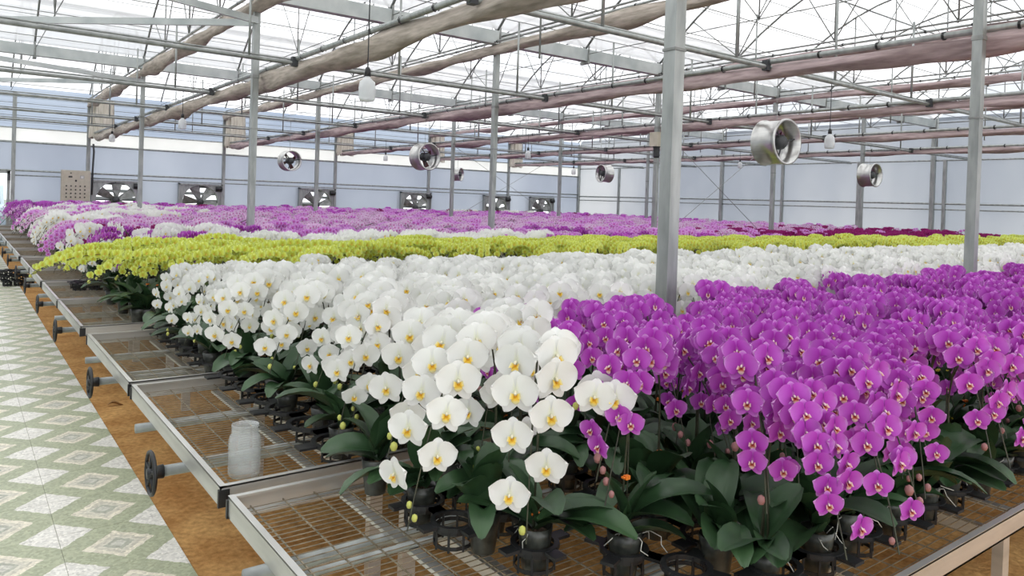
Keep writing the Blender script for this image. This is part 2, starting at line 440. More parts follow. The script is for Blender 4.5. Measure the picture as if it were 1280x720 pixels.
for X in COLX[:-1]:
    for Y in ROWY[1:-1]: column(X, Y)

# ---- fan wall (far) and side wall
posts_far = [COLX[0], 1.30] + COLX[1:-1] + [WX-.05]
def panel(name, lo, hi, mat, parent):
    return boxp(name, lo, hi, mat, parent)
b = MB(); b.box((-4.9, WY+.02, 0), (WX, WY+.05, .75)); wall_back = struct(piece('wall_back', b, M['wallfilm']))
wall_back['label'] = 'far plastic wall with exhaust fans'
Z1, Z2, Z3, Z4 = 2.20, 2.06, 3.03, 3.44
fans = [3.98, 6.47, 10.5, 14.6, 18.55, 21.05]
FW_ = .69; FZ0, FZ1 = .80, 2.02
# lower panels leave holes for the fans
xs = [1.30]
for fx in fans: xs += [fx-FW_, fx+FW_]
xs += [WX]
for i in range(0, len(xs), 2):
    cuts = [xs[i]] + [p for p in posts_far if xs[i]+.05 < p < xs[i+1]-.05] + [xs[i+1]]
    for p, q in zip(cuts[:-1], cuts[1:]): panel('panel', (p, WY+.02, .75), (q, WY+.03, Z1), M['wallfilm'], wall_back)
for fx in fans: panel('panel', (fx-FW_, WY+.02, FZ1), (fx+FW_, WY+.03, Z1), M['wallfilm'], wall_back)
for p, q in zip([-4.9]+posts_far[:-1], posts_far):
    panel('panel', (p, WY+.02, Z1), (q, WY+.03, Z3), M['wallfilm'], wall_back)
    panel('tarp', (p, WY-.005, Z3), (q, WY+.0, Z4), M['white_band'], wall_back)
panel('panel', (-4.9, WY+.02, .75), (-.79, WY+.03, Z1), M['wallfilm'], wall_back)
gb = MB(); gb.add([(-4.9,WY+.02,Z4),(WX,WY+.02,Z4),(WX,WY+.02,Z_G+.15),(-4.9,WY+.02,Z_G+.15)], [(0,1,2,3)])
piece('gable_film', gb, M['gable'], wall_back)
for X in posts_far:
    boxp('post', (X-.05, WY-.08, 0), (X+.05, WY, Z_G), M['galv'], wall_back)
for z, r in ((Z1, .028), (Z2, .020), (Z3, .032), (Z4, .018)):
    tubep('rail', [(-4.9 if z > Z2 else 1.3, WY-.05, z), (WX, WY-.05, z)], r, M['galv'], wall_back, 6)
for z in (3.62, 3.80, 3.98, 4.16, 4.34):
    tubep('wall_wire', [(-4.9, WY-.03, z), (WX, WY-.03, z)], .008, M['pipe'], wall_back, 4)

b = MB(); b.box((WX+.02, -6, 0), (WX+.05, WY, .75)); wall_right = struct(piece('wall_right', b, M['sidefilm']))
wall_right['label'] = 'plastic side wall behind the far ends of the benches'
wp = [-5.0, -2.2, .3, 2.78, 4.5, 7.1, 9.8, 12.4, 15.15, 17.75, 20.5, 23.2, WY]
for p, q in zip(wp[:-1], wp[1:]):
    panel('panel', (WX+.02, p, .75), (WX+.03, q, 1.95), M['sidefilm'], wall_right)
    panel('panel', (WX+.02, p, 1.95), (WX+.03, q, Z_S), M['sidefilm'], wall_right)
    panel('panel', (WX+.02, p, Z_S), (WX+.03, q, Z_G+.2), M['sidefilm'], wall_right)
    boxp('post', (WX-.08, p-.045, 0), (WX, p+.045, Z_S+.02), M['galv'], wall_right)
for Y in ROWY[1:]:
    boxp('post', (WX-.12, Y-.06, 0), (WX-.02, Y+.06, Z_G), M['galv'], wall_right)
for z, r in ((2.12, .028), (1.95, .020), (Z_S, .024)):
    tubep('rail', [(WX-.05, -6, z), (WX-.05, WY, z)], r, M['galv'], wall_right, 6)
for a, c in zip(ROWY[:-1], ROWY[1:]):
    g = MB(); V = [(WX+.025, a, Z_G+.1), (WX+.025, c, Z_G+.1)] + [(WX+.025, c+(a-c)*i/12, arch_z(1-i/12)+.03) for i in range(13)]
    g.add(V, [tuple(range(len(V)))]); piece('gable_film', g, M['sidefilm'], wall_right)
b = MB(); b.box((-4.95, -6, 0), (-4.9, WY, Z_G+.2)); wall_left = struct(piece('wall_left', b, M['sidefilm']))
wall_left['label'] = 'plastic wall on the far side of the walkway'

# ---- door in the fan wall at the end of the walkway
dr = struct(boxp('door_1', (-.74, WY-.06, 0), (1.24, WY-.02, .12), M['galv']))
dr['label'] = 'glazed metal door at the end of the tiled walkway'
for X in (-.74, .20, 1.16): boxp('door_stile', (X, WY-.06, .12), (X+.08, WY-.02, Z1), M['galv'], dr)
boxp('door_rail', (-.74, WY-.06, Z1-.10), (1.24, WY-.02, Z1), M['galv'], dr)
boxp('door_pane', (-.66, WY-.045, .12), (.20, WY-.035, Z1-.1), M['glass'], dr)
boxp('door_pane', (.28, WY-.045, .12), (1.16, WY-.035, Z1-.1), M['glass'], dr)
boxp('door_handle', (1.17, WY-.12, 1.9), (1.24, WY-.06, 2.1), M['darkgrey'], dr)

# ---- diagonal stays on the column heads
def stay(p, q, hgt=.09):
    p = Vector(p); q = Vector(q); d = (q-p); n_ = Vector((-d.y, d.x, 0)).normalized()*.02
    b_ = MB(); u = Vector((0,0,hgt/2))
    b_.add([p-n_-u,p+n_-u,p+n_+u,p-n_+u,q-n_-u,q+n_-u,q+n_+u,q-n_+u], [(0,3,2,1),(4,5,6,7),(0,1,5,4),(1,2,6,5),(2,3,7,6),(3,0,4,7)])
    return piece('gutter_stay', b_, M['gutter'], ceiling)
stay((3.19, 10.08, 4.08), (-.79, 8.6, 4.08)); stay((3.19, 10.14, 4.06), (-.79, 13.7, 4.06))
stay((3.19, 17.7, 4.1), (-.79, 16.2, 4.1)); stay((3.19, 17.74, 4.08), (-.79, 21.2, 4.08))

# ================================================================== SHADE SCREENS, PIPES
def drape(name, X, z, y0, y1, mat, w, drop, seed, label, pipe_side=-1, pipe_r=.028):
    rr = random.Random(seed)
    root = empty(name, (X, y0, z), label, 'shade screen', 'bundled shade screens under the roof')
    L = y1-y0; n = int(L/.16)
    V = []; F = []; K = 10
    ph = [rr.uniform(0, 6.28) for _ in range(8)]
    for i in range(n+1):
        t = i/n*L
        sag = .5+.5*abs(sin(PI*t/1.0+ph[0]*.1)); 
        sg = 1+.25*sin(t*.9+ph[1])+.18*sin(t*2.3+ph[2])
        for k in range(K):
            a = 2*PI*k/K
            fold = 1+.28*sin(3*a+t*1.7+ph[3])+.15*sin(5*a-t*3.1+ph[4])
            zz = -drop*.5*(1+.0*t) + cos(a)*drop*.5*fold*(1 if cos(a) > 0 else (.75+.35*sag)*sg)
            xx = sin(a)*w*.5*fold*sg
            V.append((xx, t, min(zz, .02)))
    for i in range(n):
        for k in range(K):
            F.append((i*K+k, i*K+(k+1) % K, (i+1)*K+(k+1) % K, (i+1)*K+k))
    b_ = MB(); b_.add(V, F); piece('fabric', b_, mat, root, True)
    b2 = MB(); b2.tube([(pipe_side*w*.42, 0, .03), (pipe_side*w*.42, L, .03)], pipe_r, 8); piece('pipe', b2, M['galv'], root, True)
    b3 = MB(); b3.lathe([(pipe_r*1.35,-.012),(pipe_r*1.35,.012)], 8, 0, 'y'); hk = b3.mesh('hook', [M['black']]); t = .3
    while t < L:
        put('hook', hk, root, loc=(pipe_side*w*.42, t, .03)); t += .62
    return root
for i, X in enumerate(COLX[1:-1]):
    drape('shade_screen', X-.02, Z_G-.12, -4.6, WY-.1, M['fabric'] if i < 2 else M['fabric_pink'], .22-.02*i, .19-.02*i, 10+i,
          f'upper bundled beige screen along the {nth(i)} column line from the walkway', -1, .018)
    drape('shade_screen', X+.22, Z_S, -4.6, WY-.15, M['fabric'] if i == 0 else M['fabric_pink'], (.22,.18,.15,.14,.14)[i], (.20,.15,.12,.11,.11)[i], 30+i,
          f'lower bundled screen on a pipe beside the {nth(i)} column line from the walkway', -1, .030)
LOWP = [5.0, 8.93, 12.64, 15.8, 18.95, 21.7]
for i, Y in enumerate(LOWP):
    root = empty('cross_pipe', (-4.8, Y, Z_S-.03), f'steel pipe crossing above the benches, {nth(i)} one from the front', 'pipe', 'pipes under the lower screens')
    b_ = MB(); b_.tube([(0,0,0),(WX+4.7,0,0)], .026, 8); b_.tube([(0,.05,.05),(WX+4.7,.05,.05)], .012, 6); piece('tube', b_, M['galv' if i == 0 else 'pipe'], root, True)
    for X in COLX[1:-1]:
        for q in (0, 1.99):
            b2 = MB(); b2.tube([(X+q+4.8-.45, 0, 0), (X+q+4.8-.45, 0, Z_G-Z_S+.02)], .016, 6); piece('hanger', b2, M['galv'], root, True)
    b3 = MB(); b3.box((-.035, -.035, -.04), (.035, .035, .075)); ck = b3.mesh('clamp', [M['darkgrey']])
    for X in COLX[1:-1]: put('clamp', ck, root, loc=(X+.22+4.8-.12, 0, 0))
for i, X in enumerate([5.2, 9.2, 13.2, 17.2, 21.2]):
    for Y in (6.5, 13.9, 21.8):
        tubep('hanger_rod', [(X, Y, Z_S-.03), (X, Y, Z_G+.1)], .012, M['galv'], ceiling, 5)
# cream curtains bunched against the fan wall
for i, X in enumerate(COLX[1:-1]):
    b_ = MB(); V = []; F = []; N = 40
    for j in range(9):
        s = j/8
        for k in range(N):
            a = 2*PI*k/N; f_ = 1+.22*sin(9*a)+.1*sin(17*a+i)
            wd = (.26+.05*s*s) if s < .86 else .30
            V.append((sin(a)*wd*f_+.30, cos(a)*.07*f_, 4.46-s*1.18+.03*sin(5*a)*(s > .9)))
    for j in range(8):
        for k in range(N): F.append((j*N+k, j*N+(k+1) % N, (j+1)*N+(k+1) % N, (j+1)*N+k))
    b_.add(V, F); o = piece('curtain', b_, M['curtain'], None, True, (X, WY-.2, 0))
    tag(o, f'cream curtain bunched on the far wall at the {nth(i)} column line from the walkway', 'curtain', 'bunched curtains on the far wall')
# stay wires crossing between columns
for i, (p, q) in enumerate((((11.17,17.72,3.3),(15.15,17.72,1.2)), ((15.15,17.72,3.3),(11.17,17.72,1.2)), ((11.17,10.12,3.4),(15.15,10.12,1.0)), ((15.15,10.12,3.4),(11.17,10.12,1.0)))):
    o = tubep('brace_wire', [p, q], .006, M['pipe'])
    tag(o, ('thin wire brace falling', 'thin wire brace rising')[i % 2] + ' away from the walkway between columns of the ' + ('middle row', 'middle row', 'nearer row', 'nearer row')[i], 'wire')

# ================================================================== FANS, BULBS, BOXES
def circ_fan(X, Y, z, D, rz, label):
    root = empty('circulation_fan', (X, Y, z), label, 'fan', 'hanging circulation fans', rz)
    R_ = D/2; L = D*.62
    b_ = MB(); b_.lathe([(R_*1.06,-L/2),(R_*1.06,-L/2+.02),(R_,-L/2+.03),(R_,L/2-.03),(R_*1.06,L/2-.02),(R_*1.06,L/2),(R_*.95,L/2),(R_*.95,-L/2),(R_*1.06,-L/2)], 32, 0, 'x')
    piece('housing', b_, M['steel_fan'], root, True)
    m_ = MB(); m_.lathe([(0,-.10),(R_*.28,-.10),(R_*.34,-.08),(R_*.34,.06),(R_*.22,.10),(0,.10)], 16, 0, 'x', (.02,0,0)); piece('motor', m_, M['darkgrey'], root, True)
    for k in range(4):
        a = PI/2*k+.5; bl = MB(); V = []
        for s in (0, .5, 1):
            r_ = R_*(.25+.66*s)
            for t in (-1, 1):
                w_ = .34+.06*s
                V.append((-.07+t*.03*(1-.4*s), r_*cos(a+t*w_/(1+s)), r_*sin(a+t*w_/(1+s))))
        V += [(x+.006, y, zz) for x, y, zz in V]
        bl.add(V, [(0,1,3,2),(2,3,5,4),(6,8,9,7),(8,10,11,9)]); piece('blade', bl, M['red'], root)
    s_ = MB()
    for a in (.2, .2+PI*2/3, .2+PI*4/3): s_.tube([(.08,0,0),(.08,R_*.97*cos(a),R_*.97*sin(a))], .010, 5)
    piece('strut', s_, M['darkgrey'], root)
    w = MB(); w.tube([(0,0,R_),(0,0,Z_S-z-.05)], .004, 4); piece('hanging_wire', w, M['pipe'], root)
def unpix(x, y, dep):
    d = _fw + _R*((x-PCX)/F_PX) - _U*((y-PCY)/F_PX)
    return Vector((0,0,CAM_H)) + d*dep
def on_pipe(x, y, Yp):
    d = _fw + _R*((x-PCX)/F_PX) - _U*((y-PCY)/F_PX)
    return Vector((0,0,CAM_H)) + d*(Yp/d.y), Yp/d.y
for (x, y, k, dpx, rz, lb) in ((970,178,0,54,-1.6,'largest shiny steel fan hanging over the purple orchids'), (531,196,2,32,-1.45,'steel fan with dark blades hanging over the yellow orchids'),
        (362,201,3,24,-1.5,'steel fan hanging face-on beyond the tall column near the walkway'), (572,218,4,16,-1.0,'small steel fan hanging just behind the tall middle column'),
        (756,217,2,21,3.0,'steel fan hanging at the meeting of far wall and side wall'), (1087,219,1,28,-1.6,'steel fan hanging against a column near the side wall')):
    p, dp = on_pipe(x, y, LOWP[k]); circ_fan(p.x, p.y, p.z, dpx*dp/F_PX, rz, lb)

for i, (x, y, dep, lb) in enumerate(((459,110,7.4,'large clear bulb under the first lower screen'), (228,154,13,'bulb hanging over the far benches near the walkway'), (140,172,18,'small bulb in front of the first bunched curtain'),
        (1037,176,12.5,'bulb hanging to the side of the largest steel fan'), (660,193,17,'bulb in front of a bunched curtain beyond the middle column'), (717,214,22,'tiny bulb hanging near the corner of the walls'),
        (925,206,18,'tiny bulb hanging before the side wall'), (482,197,21,'tiny bulb hanging before the white tarp of the far wall'))):
    Yp = min(LOWP, key=lambda q: abs(q-unpix(x, y, dep).y)); p, _dp = on_pipe(x, y, Yp)
    root = empty('light_bulb', p, lb, 'bulb', 'hanging light bulbs')
    b_ = MB(); b_.lathe([(.012,.10),(.025,.07),(.055,.045),(.062,.0),(.060,-.075),(.05,-.095),(0,-.10)], 16); piece('glass', b_, M['bulb'], root, True)
    b2 = MB(); b2.lathe([(.0,.155),(.014,.15),(.022,.13),(.024,.085),(.0,.08)], 12); piece('socket', b2, M['black'], root, True)
    b3 = MB(); b3.tube([(0,0,.15),(0,0,Z_S-p.z-.05)], .005, 4); piece('cord', b3, M['black'], root)

# exhaust fans in the far wall
for i, fx in enumerate(fans):
    root = empty('exhaust_fan', (fx, WY-.1, (FZ0+FZ1)/2), f'large square exhaust fan in the far wall, {nth(i)} from the walkway', 'exhaust fan', 'exhaust fans in the far wall')
    H2 = (FZ1-FZ0)/2
    fr = MB()
    for lo, hi in (((-FW_,0,H2-.05),(FW_,.35,H2)), ((-FW_,0,-H2),(FW_,.35,-H2+.05)), ((-FW_,0,-H2),(-FW_+.05,.35,H2)), ((FW_-.05,0,-H2),(FW_,.35,H2))): fr.box(lo, hi)
    piece('frame', fr, M['galv'], root)
    sh = MB(); n = 32; V = []; Rr = .56
    for k in range(n):
        a = 2*PI*k/n; ca, sa = cos(a), sin(a); q = max(abs(ca)/(FW_-.03), abs(sa)/(H2-.03))
        V += [(ca/q, .04, sa/q), (Rr*ca, .04, Rr*sa), (Rr*ca, .22, Rr*sa)]
    sh.add(V, [(3*k, 3*((k+1) % n), 3*((k+1) % n)+1, 3*k+1) for k in range(n)] + [(3*k+1, 3*((k+1) % n)+1, 3*((k+1) % n)+2, 3*k+2) for k in range(n)])
    piece('shroud', sh, M['galv'], root)
    for k in range(6):
        a = PI/3*k+.4*i+.5; bl = MB(); V = []
        for r_, wv in ((.08,.05),(.3,.10),(.54,.15)):
            for t in (-1, 1): V.append((r_*cos(a)-t*wv*sin(a), .10+t*.05, r_*sin(a)+t*wv*cos(a)))
        V += [(x, y+.008, z) for x, y, z in V]
        bl.add(V, [(0,1,3,2),(2,3,5,4),(6,8,9,7),(8,10,11,9)]); piece('blade', bl, M['pipe'], root)
    hb = MB(); hb.lathe([(0,.02),(.10,.03),(.10,.16),(0,.17)], 16, 0, 'y'); piece('hub', hb, M['darkgrey'], root, True)
    for k in range(5):
        lv = MB(); zz = -H2+.12+.24*k; lv.add([(-FW_+.05,.30,zz),(FW_-.05,.30,zz),(FW_-.05,.36,zz+.10),(-FW_+.05,.36,zz+.10)], [(0,1,2,3)]); piece('louver', lv, M['gutter'], root)
    cr = MB(); cr.box((-.02,.24,-H2),(.02,.27,H2)); cr.box((-FW_,.24,-.02),(FW_,.27,.02)); piece('brace', cr, M['darkgrey'], root)
    mt = MB(); mt.lathe([(0,-.02),(.085,-.02),(.085,.16),(0,.16)], 12, 0, 'x', (FW_-.2,-.02,H2-.16)); piece('motor', mt, M['black'], root, True)

# control cabinet
root = empty('control_cabinet', (2.86, WY-.28, 1.35), 'beige control cabinet with buttons on the far wall beside the first exhaust fan', 'control box')
cbx = MB(); cbx.box((-.38,0,0),(.38,.18,.92)); piece('case', cbx, M['beige'], root)
d_ = MB(); d_.box((-.36,-.015,.02),(.36,0,.90)); dd = piece('door', d_, M['beige'], root)
for j in range(4):
    for k in range(5):
        bt = MB(); bt.lathe([(0,-.02),(.022,-.02),(.022,0)], 10, 0, 'y', (-.25+.12*k, -.015, .12+.11*j)); piece('button', bt, M['led'], dd)
for lo, hi, mm in (((-.20,-.02,.70),(-.10,-.015,.75),'led'), ((.10,-.02,.68),(.21,-.015,.77),'galv'), ((.12,-.024,.69),(.19,-.02,.76),'alu'), ((-.03,-.02,.58),(.02,-.015,.64),'led'), ((-.16,-.02,.82),(-.12,-.015,.85),'led')):
    boxp('display', lo, hi, M[mm], dd)
cd = MB(); cd.tube([(.43,.1,.2),(.44,.1,1.0),(.46,.1,1.5),(.44,.1,1.75)], .03, 6); piece('conduit', cd, M['darkgrey'], root, True)
# screen drive motor on a column
p = Vector((11.17-.14, 10.0, 3.06))
root = empty('drive_motor', p, 'grey screen motor box on the column beyond the tall front column', 'motor')
mb_ = MB(); mb_.box((-.10,-.10,-.12),(.08,.10,.16)); piece('gear_box', mb_, M['beige'], root)
mb_ = MB(); mb_.lathe([(0,-.34),(.06,-.34),(.065,-.30),(.065,-.14),(.08,-.12),(0,-.12)], 14); piece('motor_can', mb_, M['darkgrey'], root, True)

# car outside, seen through the door glass
root = empty('car', (.35, 30.2, 0), 'pale blue grey car parked outside the glazed door', 'car')
b_ = MB()
prof = [(-2.0,.35),(-2.05,.8),(-1.9,1.05),(-1.0,1.15),(-.5,1.75),(1.3,1.78),(1.9,1.15),(2.0,.9),(2.0,.35)]
n = len(prof); V = [(w_, y_, z_) for w_ in (-.9, .9) for y_, z_ in prof]
b_.add(V, [(i, (i+1) % n, n+(i+1) % n, n+i) for i in range(n)] + [tuple(range(n)), tuple(range(2*n-1, n-1, -1))]); piece('body', b_, M['carblue'], root)
for s_ in (-.905, .905):
    g = MB(); g.add([(s_,-.85,1.15),(s_,-.42,1.66),(s_,1.2,1.68),(s_,1.6,1.15)], [(0,1,2,3)]); piece('window', g, M['carglass'], root)
g = MB(); g.add([(-.8,-2.0+.95,1.16),(.8,-1.05,1.16),(.7,-.56,1.70),(-.7,-.56,1.70)], [(0,1,2,3)]); piece('windscreen', g, M['carglass'], root)
for sx in (-.85, .85):
    for sy in (-1.3, 1.3):
        w_ = MB(); w_.lathe([(0,-.1),(.3,-.1),(.33,-.06),(.33,.06),(.3,.1),(0,.1)], 20, 0, 'x', (sx,sy,.33)); piece('wheel', w_, M['black'], root, True)

# ================================================================== BENCHES
hw = MB()
ring = [(.090*cos(2*PI*k/24), .090*sin(2*PI*k/24)) for k in range(25)]
hw.tube([(0,a,c) for a, c in ring], .009, 6, cap=False)
HW_RIM = hw.mesh('rim', [M['black']], True)
sp_ = MB()
for k in range(5):
    a = 2*PI*k/5+.3; sp_.tube([(0,0,0),(0,.088*cos(a),.088*sin(a))], [.010,.006], 5)
HW_SPOKE = sp_.mesh('spoke', [M['black']], True)
hb_ = MB(); hb_.lathe([(0,-.015),(.022,-.015),(.026,0),(.03,.05),(0,.05)], 14, 0, 'x'); HW_HUB = hb_.mesh('hub', [M['black']], True)
LEGX = [1.50, 3.35, 5.6, 7.8, 10.2, 12.6, 15, 17.5, 20, 22.4]
for bi, (y0, y1) in enumerate(BENCH):
    root = empty('rolling_bench', (BX0, y0, 0), f'long wire-topped aluminium rolling bench, {nth(bi)} one from the front', 'bench', 'rolling benches')
    W = y1-y0; L = WX-.5-BX0
    def rail(lo, hi, name='side_rail'):
        b_ = MB(); b_.box(lo, hi); return piece(name, b_, M['alu'], root)
    for yy, s_ in ((0, 1), (W, -1)):
        b_ = MB(); b_.box((0, min(yy, yy+s_*.006), BZ-.075), (L, max(yy, yy+s_*.006), BZ)); b_.box((0, min(yy, yy+s_*.022), BZ-.006), (L, max(yy, yy+s_*.022), BZ+.002))
        b_.box((0, min(yy, yy+s_*.03), BZ-.075), (L, max(yy, yy+s_*.03), BZ-.068)); piece('side_rail', b_, M['alu'], root)
    b_ = MB(); b_.box((0, .0, BZ-.075), (.006, W, BZ)); b_.box((0, 0, BZ-.004), (.022, W, BZ+.003)); piece('end_rail', b_, M['alu'], root)
    for yy in (0, W):
        b_ = MB(); b_.box((-.006, yy-.012 if yy else -.004, BZ-.078), (.035, yy+.004 if yy else .012, BZ-.012)); piece('corner_cap', b_, M['black'], root)
    wb = MB(); near = bi < 6
    st = .0335 if near else .067
    y_ = .04; zt = BZ-.045
    while y_ < W-.02:
        r_ = .0014 if near else .003
        wb.box((.006, y_-r_, zt-r_), (L, y_+r_, zt+r_)); y_ += st
    x_ = .08; 
    while x_ < L:
        r_ = .0022
        wb.box((x_-r_, .006, zt-.005-r_), (x_+r_, W-.006, zt-.005+r_)); x_ += .122 if near else .244
    o = piece('wire_mesh', wb, M['wire'], root); o['kind'] = 'stuff'
    for yy in (.52, 1.12):
        b_ = MB(); b_.tube([(.01, min(yy, W-.05), zt-.022), (L, min(yy, W-.05), zt-.022)], .013, 6); piece('stringer', b_, M['galv'], root, True)
    b_ = MB(); b_.box((-.02, .01, zt-.05), (.02, W-.01, zt-.036)); cbm = b_.mesh('cross_bar', [M['alu']]); x_ = .45
    while x_ < L:
        put('cross_bar', cbm, root, loc=(x_, 0, 0)); x_ += 1.1
    for k, yy in enumerate((.62, 1.31)):
        b_ = MB(); b_.tube([(-.07 if k == 0 else -.055, yy, .53), (L, yy, .53)], .024, 10); t_ = piece('roller_tube', b_, M['galv'], root, True)
        if k == 0:
            h_ = put('hand_wheel', HW_RIM, root, loc=(-.115, yy, .53)); put('spoke', HW_SPOKE, h_); put('hub', HW_HUB, h_)
    for X in LEGX:
        for yy in (.10, W-.10):
            b_ = MB(); b_.box((X-BX0-.03, yy-.02, 0), (X-BX0+.03, yy+.02, .505)); piece('leg', b_, M['alu'], root)
        if near:
            b_ = MB(); b_.box((X-BX0-.025, .10, .46), (X-BX0+.025, W-.10, .505)); piece('leg_beam', b_, M['alu'], root)

# clear jar
root = empty('plastic_jar', (.955, 3.02, BZ-.04), 'clear empty plastic jar standing on the wire bench near the walkway', 'jar')
j = MB(); j.lathe([(0,.004),(.055,.0),(.062,.012),(.063,.05),(.061,.06),(.063,.07),(.063,.145),(.058,.163),(.051,.174),(.050,.200),(.053,.202),(.053,.207),(.047,.207),(.047,.172),(.056,.15),(.058,.02),(0,.012)], 28)
piece('body', j, M['jar'], root, True)
j = MB(); 
for z_ in (.180, .190, .199): j.lathe([(.050,z_-.002),(.053,z_),(.050,z_+.002)], 24)
piece('thread', j, M['jar'], root, True)

# dead leaf on soil
lf = MB(); V = []; F = []
for i in range(7):
    s = i/6; w_ = .022*sin(PI*min(1, s*.92+.05))
    for t in (-1, 0, 1): V.append((-.06+.12*s, t*w_, .012+.02*abs(t)*sin(3*s)+.012*sin(5*s)))
for i in range(6):
    for k in range(2): F.append((i*3+k, i*3+k+1, i*3+k+4, i*3+k+3))
lf.add(V, F); tag(piece('fallen_leaf', lf, M['deadleaf'], None, True, (1.06, 6.66, .0)), 'curled brown dead leaf lying on the soil', 'leaf')

# ================================================================== ORCHIDS
def petal(mb_, ang, L, wmax, off, zc, cup, ns, nw, side_bias=0, mi=0, tip=.6, claw=.12, rmax=1.0):
    """one petal or sepal in the flower's own plane (x right, y up, z towards the viewer)"""
    V = []; F = []; R = []
    ca, sa = cos(ang), sin(ang)
    for i in range(ns+1):
        s = sin(PI/2*i/ns)
        w = wmax*(claw + (1-claw)*sin(PI*min(1, (s*.94+.06))**tip)**.62) if i < ns else wmax*.10
        if i == 0: w = wmax*claw
        for k in range(nw+1):
            t = -1+2*k/nw
            u = L*(s - .10*s*s*t*t); v = w*t + side_bias*s*s*L
            z = zc + cup*(s**1.5) + .10*L*t*t*s*(1 if cup > 0 else -.5) - .05*L*(1-abs(t))*s
            V.append((off[0]+u*ca-v*sa, off[1]+u*sa+v*ca, z)); R.append(rmax*max(s, .9*abs(t)*s+.1*s))
    for i in range(ns):
        for k in range(nw): F.append((i*(nw+1)+k, i*(nw+1)+k+1, (i+1)*(nw+1)+k+1, (i+1)*(nw+1)+k))
    mb_.add(V, F, mi, R)
D2 = PI/180
def flower_mb(kind, lod):
    b_ = MB(); big = kind == 'white'
    ns, nw = {0: (7, 4), 1: (4, 2), 2: (2, 1)}[lod]
    # sepals behind
    petal(b_, 90*D2, .47, .19 if big else .17, (0,.0), -.03, -.02, ns, nw if lod < 2 else 1, tip=.75, claw=.35)
    for s in (-1, 1):
        petal(b_, (-90+s*(33 if big else 38))*D2, .49, .165, (s*.01,0), -.03, -.02, ns, nw if lod < 2 else 1, tip=.7, claw=.35)
    # broad petals
    for s in (1, -1):
        a = (13 if big else 15)*D2
        petal(b_, a if s > 0 else PI-a, .52, .335 if big else .325, (s*.01,.03), .0, .05, ns, nw, tip=.80, claw=.16)
    return b_
def lip_mb(kind, lod):
    b_ = MB()
    if lod == 2:
        b_.add([(-.06,0,.03),(.06,0,.03),(.05,-.16,.08),(-.05,-.16,.08)], [(0,1,2,3)], 1, [0,0,.6,.6]); return b_
    if lod == 1:
        b_.add([(-.085,.03,.04),(.085,.03,.04),(.0,-.06,.13),(-.095,-.13,.09),(.095,-.13,.09),(0,-.23,.12)], [(0,2,3),(1,4,2),(2,5,3),(2,4,5)], 1, [.8,.8,.1,.8,.8,1]); return b_
    # column
    b_.tube([(0,.05,.01),(0,.035,.06),(0,.0,.10)], [.022,.032,.026], 6, 1, True, .9)
    for s in (-1, 1):      # side lobes
        V = []; R = []
        for i in range(4):
            t = i/3
            for k in range(3):
                q = k/2
                V.append((s*(.025+.075*sin(PI*.55*t)+.02*q), -.01-.11*q*(.6+.4*t)+.05*t, .02+.10*q+.03*t)); R.append(.25+.65*t)
        b_.add(V, [(i*3+k, i*3+k+1, i*3+k+4, i*3+k+3) for i in range(3) for k in range(2)], 1, R)
    V = []; R = []         # middle lobe
    for i in range(5):
        t = i/4; w = .035+.055*sin(PI*min(1,t*1.05))
        for k in range(5):
            q = -1+k/2
            V.append((w*q, -.04-.17*t, .05+.07*sin(PI*t*.9)-.03*q*q)); R.append(.05+.9*t)
    b_.add(V, [(i*5+k, i*5+k+1, i*5+k+6, i*5+k+5) for i in range(4) for k in range(4)], 1, R)
    b_.tube([(0,-.03,.05),(0,-.045,.10)], [.028,.015], 6, 1, True, .0)
    return b_
KINDS = ['white', 'purple', 'yellow', 'pink', 'mauve', 'magenta']
FL = {}; LP = {}; FLME = {}; LPME = {}; FULL = {}
for k in KINDS:
    for l in (0, 1, 2):
        f_ = flower_mb(k, l); l_ = lip_mb(k, l); FL[k, l] = f_; LP[k, l] = l_
        c_ = MB(); c_.xf(f_, Matrix()); c_.xf(l_, Matrix()); FULL[k, l] = c_
    FLME[k] = FL[k, 0].mesh('flower', [PET[k], LIP[k]], True, True)
    LPME[k] = LP[k, 0].mesh('lip', [PET[k], LIP[k]], True, True)
    FULL[k, 'me'] = FULL[k, 1].mesh('flower', [PET[k], LIP[k]], True, True)
BUDME = {}
for nm, mm in (('g', M['bud_green']), ('p', M['bud_pink'])):
    b_ = MB(); b_.lathe([(0,-.013),(.007,-.010),(.0105,0),(.008,.009),(0,.014)], 8); BUDME[nm] = b_.mesh('bud', [mm], True)
b_ = MB(); b_.box((-.009,-.007,-.006),(.009,.007,.006)); b_.tube([(-.009,0,0),(-.02,0,.004)], .004, 5)
CLIPME = {'o': b_.mesh('clip', [M['orange']]), 'y': b_.mesh('clip', [M['yellowclip']])}

def leaf_mb(L, W, up, droop, ns=7, nw=4):
    b_ = MB(); V = []; F = []
    x = z = 0.0; a = up; pts = []
    for i in range(ns+1):
        pts.append((x, z, a)); a -= droop/ns*(.5+i/ns); x += L/ns*cos(a); z += L/ns*sin(a)
    for i, (px_, pz_, pa) in enumerate(pts):
        s = i/ns; w = W*(.30+.70*sin(PI*min(1, s**.9*.90+.04))**.8) if i < ns else W*.22
        if i == 0: w = W*.38
        for k in range(nw+1):
            t = -1+2*k/nw
            lift = abs(t)*w*(.50*(1-s)+.14)
            V.append((px_-sin(pa)*lift, w*t, pz_+cos(pa)*lift-(.004 if k == nw/2 else 0)))
    for i in range(ns):
        for k in range(nw): F.append((i*(nw+1)+k, i*(nw+1)+k+1, (i+1)*(nw+1)+k+1, (i+1)*(nw+1)+k))
    b_.add(V, F); return b_
LEAFP = [(.22,.050,1.2,1.1),(.26,.050,.95,1.3),(.29,.046,.8,1.5),(.24,.054,.6,1.0),(.19,.052,.45,.9),(.17,.050,1.35,.5)]
